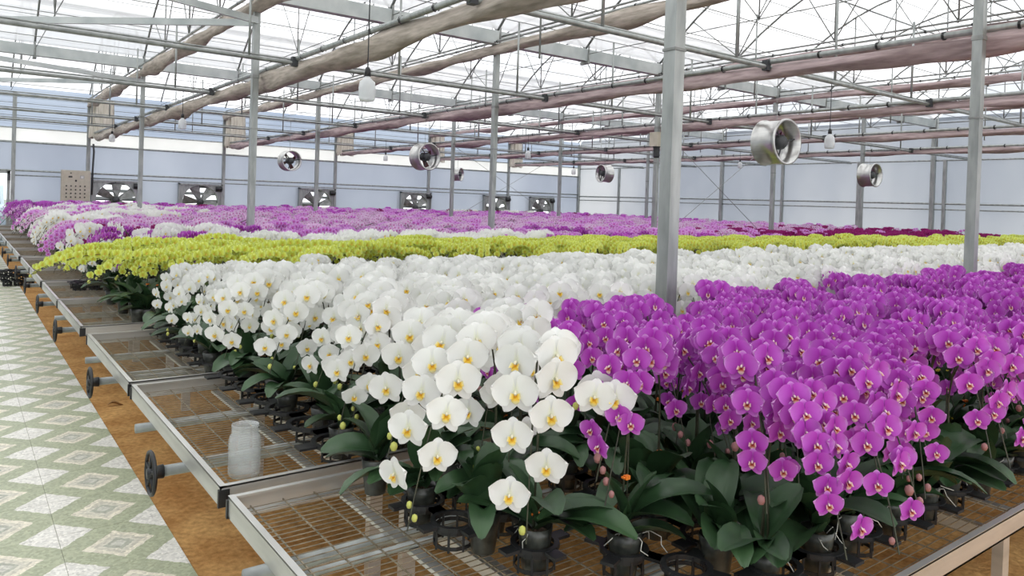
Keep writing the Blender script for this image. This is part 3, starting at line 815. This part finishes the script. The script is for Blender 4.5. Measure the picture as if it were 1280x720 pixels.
LEAFMB = [leaf_mb(*p) for p in LEAFP]; LEAFLO = [leaf_mb(*p, ns=4, nw=2) for p in LEAFP]
LEAFME = [m.mesh('leaf', [M['leaf']], True) for m in LEAFMB]
b_ = MB(); b_.lathe([(.040,0),(.052,.10),(.056,.135),(.053,.135),(.049,.105)], 14); POTME = b_.mesh('pot', [M['pot']], True)
b_ = MB(); b_.lathe([(.050,.108),(.03,.118),(0,.122)], 10); MOSSME = b_.mesh('moss', [M['bark']], True)

def bez(P, t):
    a, b1, c1, d1 = P; u = 1-t
    return a*u**3 + b1*(3*u*u*t) + c1*(3*u*t*t) + d1*t**3
SPEC = {  # reach, drop end height, apex control, flower width, count, flower span start
 'white': dict(reach=.47, h0=.44, apex=.82, tip=.34, fw=.136, n=(9,12), t0=.32, face=(-.92,-.38,.08), yaw=.18),
 'purple': dict(reach=.40, h0=.42, apex=.75, tip=.38, fw=.100, n=(10,14), t0=.24, face=(-.95,.0,.12), yaw=.55),
 'yellow': dict(reach=.74, h0=.42, apex=.70, tip=.45, fw=.088, n=(16,20), t0=.22, face=(-.75,-.60,.15), yaw=.2),
 'pink': dict(reach=.55, h0=.42, apex=.76, tip=.36, fw=.066, n=(16,22), t0=.22, face=(-.75,-.60,.15), yaw=.45),
}
SPEC['mauve'] = dict(SPEC['pink'], fw=.078); SPEC['magenta'] = dict(SPEC['purple'], fw=.078)
def spike(kind, rr, yaw=0, reach=None, n=None, tip=None, apex=None, face=None):
    """stem points, flower matrices and bud points of one flower spike, in the plant's own frame (arching to -X)"""
    S = SPEC[kind]
    re = (reach or S['reach'])*rr.uniform(.85, 1.12); h0 = S['h0']*rr.uniform(.94, 1.06)
    ap = (apex or S['apex'])*rr.uniform(.94, 1.05); tp = (tip or S['tip'])*rr.uniform(.85, 1.15)
    P = [Vector((0,0,h0)), Vector((-.03*re,0,ap)), Vector((-.62*re,0,ap*.97)), Vector((-re,0,tp))]
    rot = Matrix.Rotation(yaw, 3, 'Z')
    base = Vector((rr.uniform(-.015,.015), rr.uniform(-.015,.015), .10))
    stem = [base, base.lerp(Vector((0,0,h0)), .5)] + [rot @ bez(P, t/9) for t in range(10)]
    n = n or rr.randint(*S['n']); mats = []
    face0 = rot @ Vector(S['face'] if face is None else (-cos(face), -sin(face), .08))
    for i in range(n):
        t = S['t0']+(1-S['t0'])*(i+.3)/n
        p = bez(P, t); tan = (bez(P, min(1, t+.03))-bez(P, t-.03)).normalized()
        sd = 1 if i % 2 else -1
        lat = Vector((0,1,0))
        pos = rot @ (p + lat*sd*S['fw']*.36 + Vector((0,0,.012)) + Vector((-.35,0,0))*S['fw']*.5) 
        fz = (face0 + rot @ Vector((0, sd*.22, -.15*t)) + Vector((rr.gauss(0,.13), rr.gauss(0,.13), rr.gauss(0,.10)))).normalized()
        pos += fz*S['fw']*.12
        up = (Vector((0,0,1)) + Vector((rr.gauss(0,.10), rr.gauss(0,.10), 0)))
        x = up.cross(fz).normalized(); y = fz.cross(x)
        sc = S['fw']*rr.uniform(.92, 1.06)*(1-.22*max(0, (t-.7)/.3))
        mats.append(Matrix(((x.x*sc,y.x*sc,fz.x*sc,pos.x),(x.y*sc,y.y*sc,fz.y*sc,pos.y),(x.z*sc,y.z*sc,fz.z*sc,pos.z),(0,0,0,1))))
    e = rot @ P[3]; d = rot @ (P[3]-P[2]).normalized()
    nb = rr.choice((0,1,2,3) if kind == 'white' else (0,0,1,1,2))
    buds = [e + d*(.03+.030*k) + Vector((.004, (-1)**k*.012, 0)) for k in range(nb)]
    stem += [e + d*.02, e + d*(.03+.032*nb)]
    return stem, mats, buds
def stem_mb(stem, mats, mi=0, n=5, r=.0032):
    b_ = MB(); b_.tube(stem, [r*1.2]*2+[r]*8+[r*.7]*(len(stem)-10), n, mi, False)
    return b_

def near_plant(kind, X, Y, rz, label, group, rr, lips, spikes=None, nleaf=None, sc=1.0):
    root = empty(f'{kind}_orchid', (X, Y, BZ-.04), label, 'orchid', group, rz)
    root.scale = (sc, sc, sc)
    put('pot', POTME, root); put('moss', MOSSME, root)
    base_a = rr.uniform(0, PI)
    for i in range(nleaf or rr.randint(8, 11)):
        a = base_a + PI*(i % 2) + rr.gauss(0, .45)
        m_ = Matrix.Translation((.008*cos(a), .008*sin(a), .115+.009*i)) @ Matrix.Rotation(a, 4, 'Z') @ Matrix.Rotation(rr.gauss(0,.15), 4, 'X') @ Matrix.Scale(rr.uniform(.90, 1.22), 4)
        put('leaf', LEAFME[min(5, max(0, rr.randint(0, 5)))] if i < 8 else LEAFME[5], root, m_)
    if spikes == []: root.name = 'leafy_orchid'
    if spikes is None:
        spikes = [dict(yaw=rr.gauss(0, .12)), dict(yaw=rr.gauss(0, .3))]
        if kind == 'white' and rr.random() < .45: spikes.pop()
    for sp in spikes:
        st, ms, bd = spike(kind, rr, **sp)
        piece('flower_stem', stem_mb(st, ms), M['stem'], root, True)
        for m_ in ms:
            if lips:
                o = put('flower', FLME[kind], root, m_); put('lip', LPME[kind], o)
            else: put('flower', FULL[kind, 'me'], root, m_)
        for q in bd: put('bud', BUDME['p' if kind in ('purple','magenta','mauve') else 'g'], root, Matrix.Translation(q) @ Matrix.Scale(rr.uniform(.8, 1.3), 4))
        hz = rr.uniform(.12, .40)
        put('clip', CLIPME[rr.choice('oooy')], root, Matrix.Translation((.0, -.006, hz)) @ Matrix.Rotation(rr.uniform(0, 6), 4, 'Z'))
    if spikes: b_ = MB(); b_.tube([(.006,.004,.06),(.004,.004,SPEC[kind]['h0']+.04)], .0026, 5); piece('stake', b_, M['stem'], root)
    if lips and rr.random() < .8:
        b_ = MB()
        for _ in range(4):
            a = rr.uniform(0, 6.28); pts = [Vector((.03*cos(a),.03*sin(a),.12))]
            for k in range(4): pts.append(pts[-1]+Vector((.018*cos(a)+rr.gauss(0,.014), .018*sin(a)+rr.gauss(0,.014), .010-.012*k+rr.gauss(0,.006))))
            b_.tube(pts, .0016, 5)
        piece('aerial_root', b_, M['root'], root, True)
    return root

# mid plants: shared meshes, a few variants of each kind
def foliage_mb(rr, n, lo=True):
    b_ = MB(); ba = rr.uniform(0, PI)
    for i in range(n):
        a = ba+PI*(i % 2)+rr.gauss(0, .5)
        b_.xf((LEAFLO if lo else LEAFMB)[rr.randint(0, 4)], Matrix.Translation((0,0,.11+.012*i)) @ Matrix.Rotation(a, 4, 'Z'))
    return b_
potlo = MB(); potlo.lathe([(.040,0),(.054,.13),(.0,.12)], 8)
MID = {}
for k in KINDS:
    MID[k] = []
    for v in range(6):
        rr = random.Random(hash_ := 100+v+KINDS.index(k)*17)
        fol = foliage_mb(rr, 10).mesh('foliage', [M['leaf']], True)
        sprs = []
        for q in range(2):
            st, ms, bd = spike(k, rr, yaw=rr.gauss(0, SPEC[k]['yaw']))
            b_ = MB(); b_.xf(stem_mb(st, ms, 0, 4), Matrix(), {0: 2})
            for m_ in ms: b_.xf(FULL[k, 1], m_)
            sprs.append(b_.mesh('flower_spray', [PET[k], LIP[k], M['stem']], True, True))
        MID[k].append((fol, sprs))
def mid_plant(kind, X, Y, rz, label, group, rr, bs=1.0):
    root = empty(f'{kind}_orchid', (X, Y, BZ-.04), label, 'orchid', group, rz)
    s_ = (rr.uniform(.86, 1.06) if kind == 'purple' else rr.uniform(.93, 1.06))*bs; root.scale = (s_, s_, s_)
    fol, sprs = rr.choice(MID[kind])
    put('foliage', fol, root, Matrix.Rotation(rr.uniform(0, 6.28), 4, 'Z'))
    for s in sprs: put('flower_spray', s, root)
    return root
# far stuff: merged low copies
LOWV = {}
for k in KINDS:
    LOWV[k] = []
    for v in range(5):
        rr = random.Random(500+v+KINDS.index(k)*13); b_ = MB()
        for q in range(2):
            st, ms, bd = spike(k, rr, yaw=rr.gauss(0, SPEC[k]['yaw']), n=11 if k in ('white','purple','magenta','yellow') else 12)
            b_.tube([st[0], st[2], st[6], st[9], st[12]], .004, 3, 2, False)
            for m_ in ms: b_.xf(FULL[k, 2], m_ @ Matrix.Scale(1.12, 4))
        for i in range(4):
            a = rr.uniform(0, 6.28)
            b_.xf(leaf_mb(.24,.045,rr.uniform(.5,1.1),1.1,2,1), Matrix.Translation((0,0,.11)) @ Matrix.Rotation(a, 4, 'Z'), {0: 3})
        LOWV[k].append((np.array(b_.v, np.float32), b_.f, np.array(b_.m), np.array(b_.r, np.float32)))
far_lists = {k: [] for k in KINDS}
def build_far(kind, lst):
    if not lst: return
    V = []; LI = []; LT = []; MI = []; RD = []; off = 0
    for X, Y, rz, s_, v in lst:
        vs, fs, mi, r_ = LOWV[kind][v]
        c_, n_ = cos(rz)*s_, sin(rz)*s_
        w = np.empty_like(vs); w[:,0] = vs[:,0]*c_-vs[:,1]*n_+X; w[:,1] = vs[:,0]*n_+vs[:,1]*c_+Y; w[:,2] = vs[:,2]*s_+BZ-.04
        V.append(w); li, lt = LOWI[kind][v]
        LI.append(li+off); LT.append(lt); MI.append(mi); RD.append(r_); off += len(vs)
    V = np.concatenate(V); LI = np.concatenate(LI); LT = np.concatenate(LT); MI = np.concatenate(MI); RD = np.concatenate(RD)
    me = bpy.data.meshes.new(f'{kind}_orchid_mass')
    me.vertices.add(len(V)); me.vertices.foreach_set('co', V.ravel())
    me.loops.add(len(LI)); me.loops.foreach_set('vertex_index', LI.astype(np.int32))
    me.polygons.add(len(LT)); ls = np.concatenate(([0], np.cumsum(LT)[:-1])).astype(np.int32)
    me.polygons.foreach_set('loop_start', ls); me.polygons.foreach_set('loop_total', LT.astype(np.int32))
    me.polygons.foreach_set('material_index', MI.astype(np.int32))
    me.update(calc_edges=True)
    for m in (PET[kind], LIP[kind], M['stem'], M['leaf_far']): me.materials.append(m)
    a = me.attributes.new('rad', 'FLOAT', 'POINT'); a.data.foreach_set('value', RD)
    o = put(f'{kind}_orchid_mass', me)
    nm = {'white':'white','purple':'bright purple','yellow':'lime yellow','pink':'pale pink','mauve':'mauve','magenta':'dark magenta'}[kind]
    tag(o, f'mass of {nm} orchids in bloom farther along the benches', 'orchids', None, 'stuff')
LOWI = {k: [(np.array([i for q in fs for i in q], np.int64), np.array([len(q) for q in fs], np.int64)) for (_, fs, _, _) in LOWV[k]] for k in KINDS}

# ---- where each kind stands
DIR_P = .93            # purple spikes lean out over the front rail: rotated from -X towards -Y
def kind_at(X, Y, bi, rr):
    if bi == 0: return 'purple'
    if bi in (1, 2): return 'white'
    if bi == 3:
        if Y < 7.72: return 'yellow'
        if X < 2.4: return 'purple' if Y < 8.05 else 'white'
        if X < 7.0: return 'white' if rr.random() < .85 else 'mauve'
        return 'magenta' if X > 12.5 else ('mauve' if rr.random() < .6 else 'purple')
    if bi == 4:
        if X < 3.0: return 'purple' if Y < 8.95 else 'white' if Y < 9.25 else 'purple' if Y < 9.6 else 'magenta'
        if X > 12: return 'magenta' if rr.random() < .85 else 'mauve'
        return 'purple' if (int(X*.7)+int(Y*2)) % 4 == 0 and X < 9 else ('mauve' if rr.random() < .5 else 'pink')
    if bi == 5:
        if X > 15: return 'magenta' if rr.random() < .5 else 'pink'
        return 'pink' if rr.random() < .75 else 'mauve'
    if bi == 6: return 'white' if X < 2.1 and Y < 12.7 else ('pink' if rr.random() < .8 else 'mauve')
    if bi <= 8:
        if X < 3.5 and rr.random() < .35: return 'white'
        return 'pink' if rr.random() < .7 else 'mauve'
    if bi <= 10:
        if X < 1.9: return 'purple'
        if X < 5 and rr.random() < .30: return 'white'
        if 3.5 < X < 6.5 and rr.random() < .04: return 'yellow'
        return ('pink','pink','mauve','mauve','purple')[rr.randint(0, 4)]
    if X < 2.2: return 'purple'
    if 15 < X < 20 and bi == 12: return 'magenta' if rr.random() < .7 else 'white'
    return ('pink','mauve','mauve','purple','magenta')[min(4, int(rr.random()*4.3))]

plants = []
rr = random.Random(21)
special_white = [(1.50,2.05),(1.47,1.78),(1.68,1.60),(1.56,2.40),(1.74,2.22)]
for bi, (y0, y1) in enumerate(BENCH):
    if bi == 0: px_, py_, xs0 = .235, .235, 1.98
    elif bi < 3: px_, py_, xs0 = .28, .30, 1.52
    elif bi < 5: px_, py_, xs0 = .25, .27, 1.33
    else: px_, py_, xs0 = .28, .28, 1.35
    nrow = int((y1-y0-.22)/py_)+1
    for r_ in range(nrow):
        Y0 = y0+.16+r_*py_ if bi else y0+.23+r_*py_
        x_ = (2.0 if bi == 0 and Y0 > 2.36 else xs0) + (.5*px_ if r_ % 2 else 0) + (.12 if bi == 1 and r_ < 2 else 0); k_ = 0
        while x_ < WX-.75:
            X = x_+rr.uniform(-.03, .03); Y = Y0+rr.uniform(-.03, .03)
            x_ += px_*(1.25 if bi in (1, 2) and x_ < 3.2 else 1)
            if any(abs(X-cx_) < .19 and abs(Y-cy_) < .19 for cx_ in COLX for cy_ in ROWY): continue
            if bi == 0 and any(abs(X-a) < .13 and abs(Y-c) < .12 for a, c in special_white): continue
            plants.append([kind_at(X, Y, bi, rr), X, Y, bi, r_, k_]); k_ += 1
NAME = {'white':'white', 'purple':'bright purple', 'yellow':'lime yellow', 'pink':'pale pink', 'mauve':'mauve', 'magenta':'dark magenta'}
def rot_for(kind, bi, rr):
    if kind == 'purple' and bi == 0: return DIR_P+rr.gauss(0, .40)
    if bi < 4: return rr.gauss((.62,.60,.35,.05)[bi], .12)
    return rr.gauss(.25, .35)
for p in plants:
    q = in_view(p[1], p[2], 1.2)
    p.append(q[2] if q and -90 < q[0] < 1370 else 1e3+p[1])
plants.sort(key=lambda p: p[6])
# hand-placed white plants at the end of the front bench
SW = [((1.50,2.05), .53, [dict(yaw=.0, reach=.58, n=16, tip=.30, face=.35)], 'white orchid with the longest cascade, nearest the walkway on the front bench'),
      ((1.47,1.78), .80, [dict(yaw=.0, reach=.34, n=12, tip=.26, face=.12)], 'white orchid whose steep cascade hangs second from the walkway on the front bench'),
      ((1.68,1.60), -.6, [dict(yaw=.0, reach=.13, n=3, tip=.56, apex=.60, face=1.45)], 'white orchid with few large blooms and broad upright leaves at the front'),
      ((1.56,2.40), .5, [dict(yaw=.05, reach=.42)], 'white orchid behind the longest cascade on the front bench'),
      ((1.74,2.22), .7, [dict(yaw=.1, reach=.3, n=9), dict(yaw=-.2, reach=.3, n=8)], 'white orchid between the white cascades and the purple orchids'),
      ]
for i, ((X, Y), rz, sp, lb) in enumerate(SW):
    near_plant('white', X, Y, rz, lb, 'white orchids on the benches', random.Random(900+i), True, sp, 8, 1.0)
# leafy plants without open blooms at the walkway ends and between the front pots
leafy = []
for bi, n_ in ((1, 5), (2, 5), (3, 5), (4, 4)):
    for r_ in range(n_): leafy.append((1.37+.05*(r_ % 2)-.06*(bi-1)*(bi < 4), BENCH[bi][0]+.18+r_*.33, f'leafy orchid without open blooms at the walkway end, {nth(r_)} in line on the {nth(bi)} bench'))
for q, (X, Y) in enumerate(((1.34,2.26),(1.32,2.58),(1.90,1.42),(1.93,1.80),(1.40,1.96))):
    leafy.append((X, Y, 'leafy orchid without open blooms ' + ('behind the longest white cascade', 'at the back corner of the front bench', 'between the front white orchid and the first purple ones', 'behind the front white orchid with upright leaves', 'at the foot of the longest white cascade')[q]))
lrng = random.Random(5)
for X, Y, lb in leafy:
    near_plant('white', X, Y, lrng.uniform(0, 6), lb, 'leafy orchids without open blooms', lrng, False, [], 9, 1.0)
LIMIT = {'white': 296, 'purple': 300, 'yellow': 200, 'pink': 90, 'mauve': 90, 'magenta': 60}
NEARMAX = {'white': 46, 'purple': 64, 'yellow': 8, 'pink': 0, 'mauve': 0, 'magenta': 0}
LIPMAX = {'white': 14, 'purple': 26, 'yellow': 0}
cnt = {k: 0 for k in KINDS}
BS = {i: 1.0 for i in range(13)}; BS.update({1: .95, 2: .78, 3: .95})
prng = random.Random(77)
for kind, X, Y, bi, r_, k_, dep in plants:
    rz = rot_for(kind, bi, prng)
    if dep < 900 and cnt[kind] < LIMIT[kind]:
        lb = f'{NAME[kind]} orchid, {nth(k_)} plant from the walkway in row {nth(r_)} of the {nth(bi)} bench'.replace('row '+nth(r_), 'the '+nth(r_)+' row')
        gr = f'{NAME[kind]} orchids on the benches'
        if cnt[kind] < NEARMAX[kind]: near_plant(kind, X, Y, rz, lb, gr, prng, cnt[kind] < LIPMAX[kind], sc=BS[bi] if kind == 'white' else prng.uniform(.88, 1.04))
        else: mid_plant(kind, X, Y, rz, lb, gr, prng, BS[bi] if kind == 'white' else 1.0)
        cnt[kind] += 1
    else:
        far_lists[kind].append((X, Y, rz, (BS[bi] if kind == 'white' else 1.0)*(prng.uniform(.94, 1.05) if kind == 'white' else prng.uniform(.82, 1.12)), prng.randint(0, 4)))
for k in KINDS: build_far(k, far_lists[k])

# ---- black carrier trays under the near plants
PT = .20
def tray_meshes():
    pl = MB(); cup = MB(); n = 16; r = .062; h_ = PT/2-.004; z = .085
    V = []
    for k in range(n):
        a = 2*PI*k/n; ca, sa = cos(a), sin(a); q = max(abs(ca), abs(sa))
        e = .078
        V += [(ca*e, sa*e, z), (ca*r, sa*r, z), (ca*r, sa*r, z-.014), (ca*e, sa*e, z-.014)]
    F = []
    for k in range(n):
        k2 = (k+1) % n
        for j in range(4): F.append((4*k+j, 4*k2+j, 4*k2+(j+1) % 4, 4*k+(j+1) % 4))
    pl.add(V, F)
    for lo, hi in (((.074,-.022,z-.012),(.126,.022,z-.002)), ((-.126,-.022,z-.012),(-.074,.022,z-.002)), ((-.022,.074,z-.012),(.022,.126,z-.002)), ((-.022,-.126,z-.012),(.022,-.074,z-.002))): pl.box(lo, hi)
    for zz in (.012, .060): cup.lathe([(r,zz-.006),(r*1.05,zz-.006),(r*1.05,zz+.006),(r,zz+.006)], n)
    for k in range(8):
        a = 2*PI*k/8; ca, sa = cos(a), sin(a)
        cup.tube([(r*1.02*ca, r*1.02*sa, 0), (r*1.02*ca, r*1.02*sa, .08)], .005, 4)
    return pl, cup
TP, TC = tray_meshes()
CUPME = TC.mesh('cup', [M['black']])
def tray(X, Y, nx, ny, label, sx=PT, sy=PT, rz=0, z=BZ-.041, group='black carrier trays'):
    root = empty('carrier_tray', (X, Y, z), label, 'tray', group, rz)
    b_ = MB()
    for i in range(nx):
        for j in range(ny): b_.xf(TP, Matrix.Translation((i*sx, j*sy, 0)) @ Matrix.Diagonal((sx/PT, sy/PT, 1, 1)))
    piece('plate', b_, M['black'], root)
    for i in range(nx):
        for j in range(ny): put('cup', CUPME, root, loc=(i*sx, j*sy, 0))
k = 0
for i in range(6):
    for j in range(2):
        tray(1.98+i*.47, 1.28+j*.705, 2, 3, f'black tray under purple orchids, {nth(i)} from the walkway in the {("front", "back")[j]} tray row', .235, .235)
tray(1.68, 1.60, 2, 1, 'black carrier tray with an empty ring under the front white orchid', .2, .2, -1.2)
tray(1.47, 1.78, 1, 1, 'single black carrier ring under the steep white cascade')
tray(1.34, 2.05, 2, 2, 'black carrier tray under the longest white cascade', .2, .2)
for i in range(4):
    for bi in (1, 2):
        for j in range(2):
            y0 = BENCH[bi][0]+.16+j*.82
            tray(1.34+i*.56, y0, 2, 3, f'black tray under white orchids, {nth(i)} from the walkway, {nth(j)} tray row, {nth(bi)} bench', .28, .30)
tray(1.12, 10.36-.9, 2, 2, 'black carrier tray at the walkway end of the fifth bench', .16, .2)
for i in range(3):
    tray(.74-.03*i, 15.4+.05*i, 3, 2, f'black empty carrier tray stacked at the edge of the walkway, {("bottom","middle","top")[i]} one', .16, .16, .2*i, .013+.09*i)
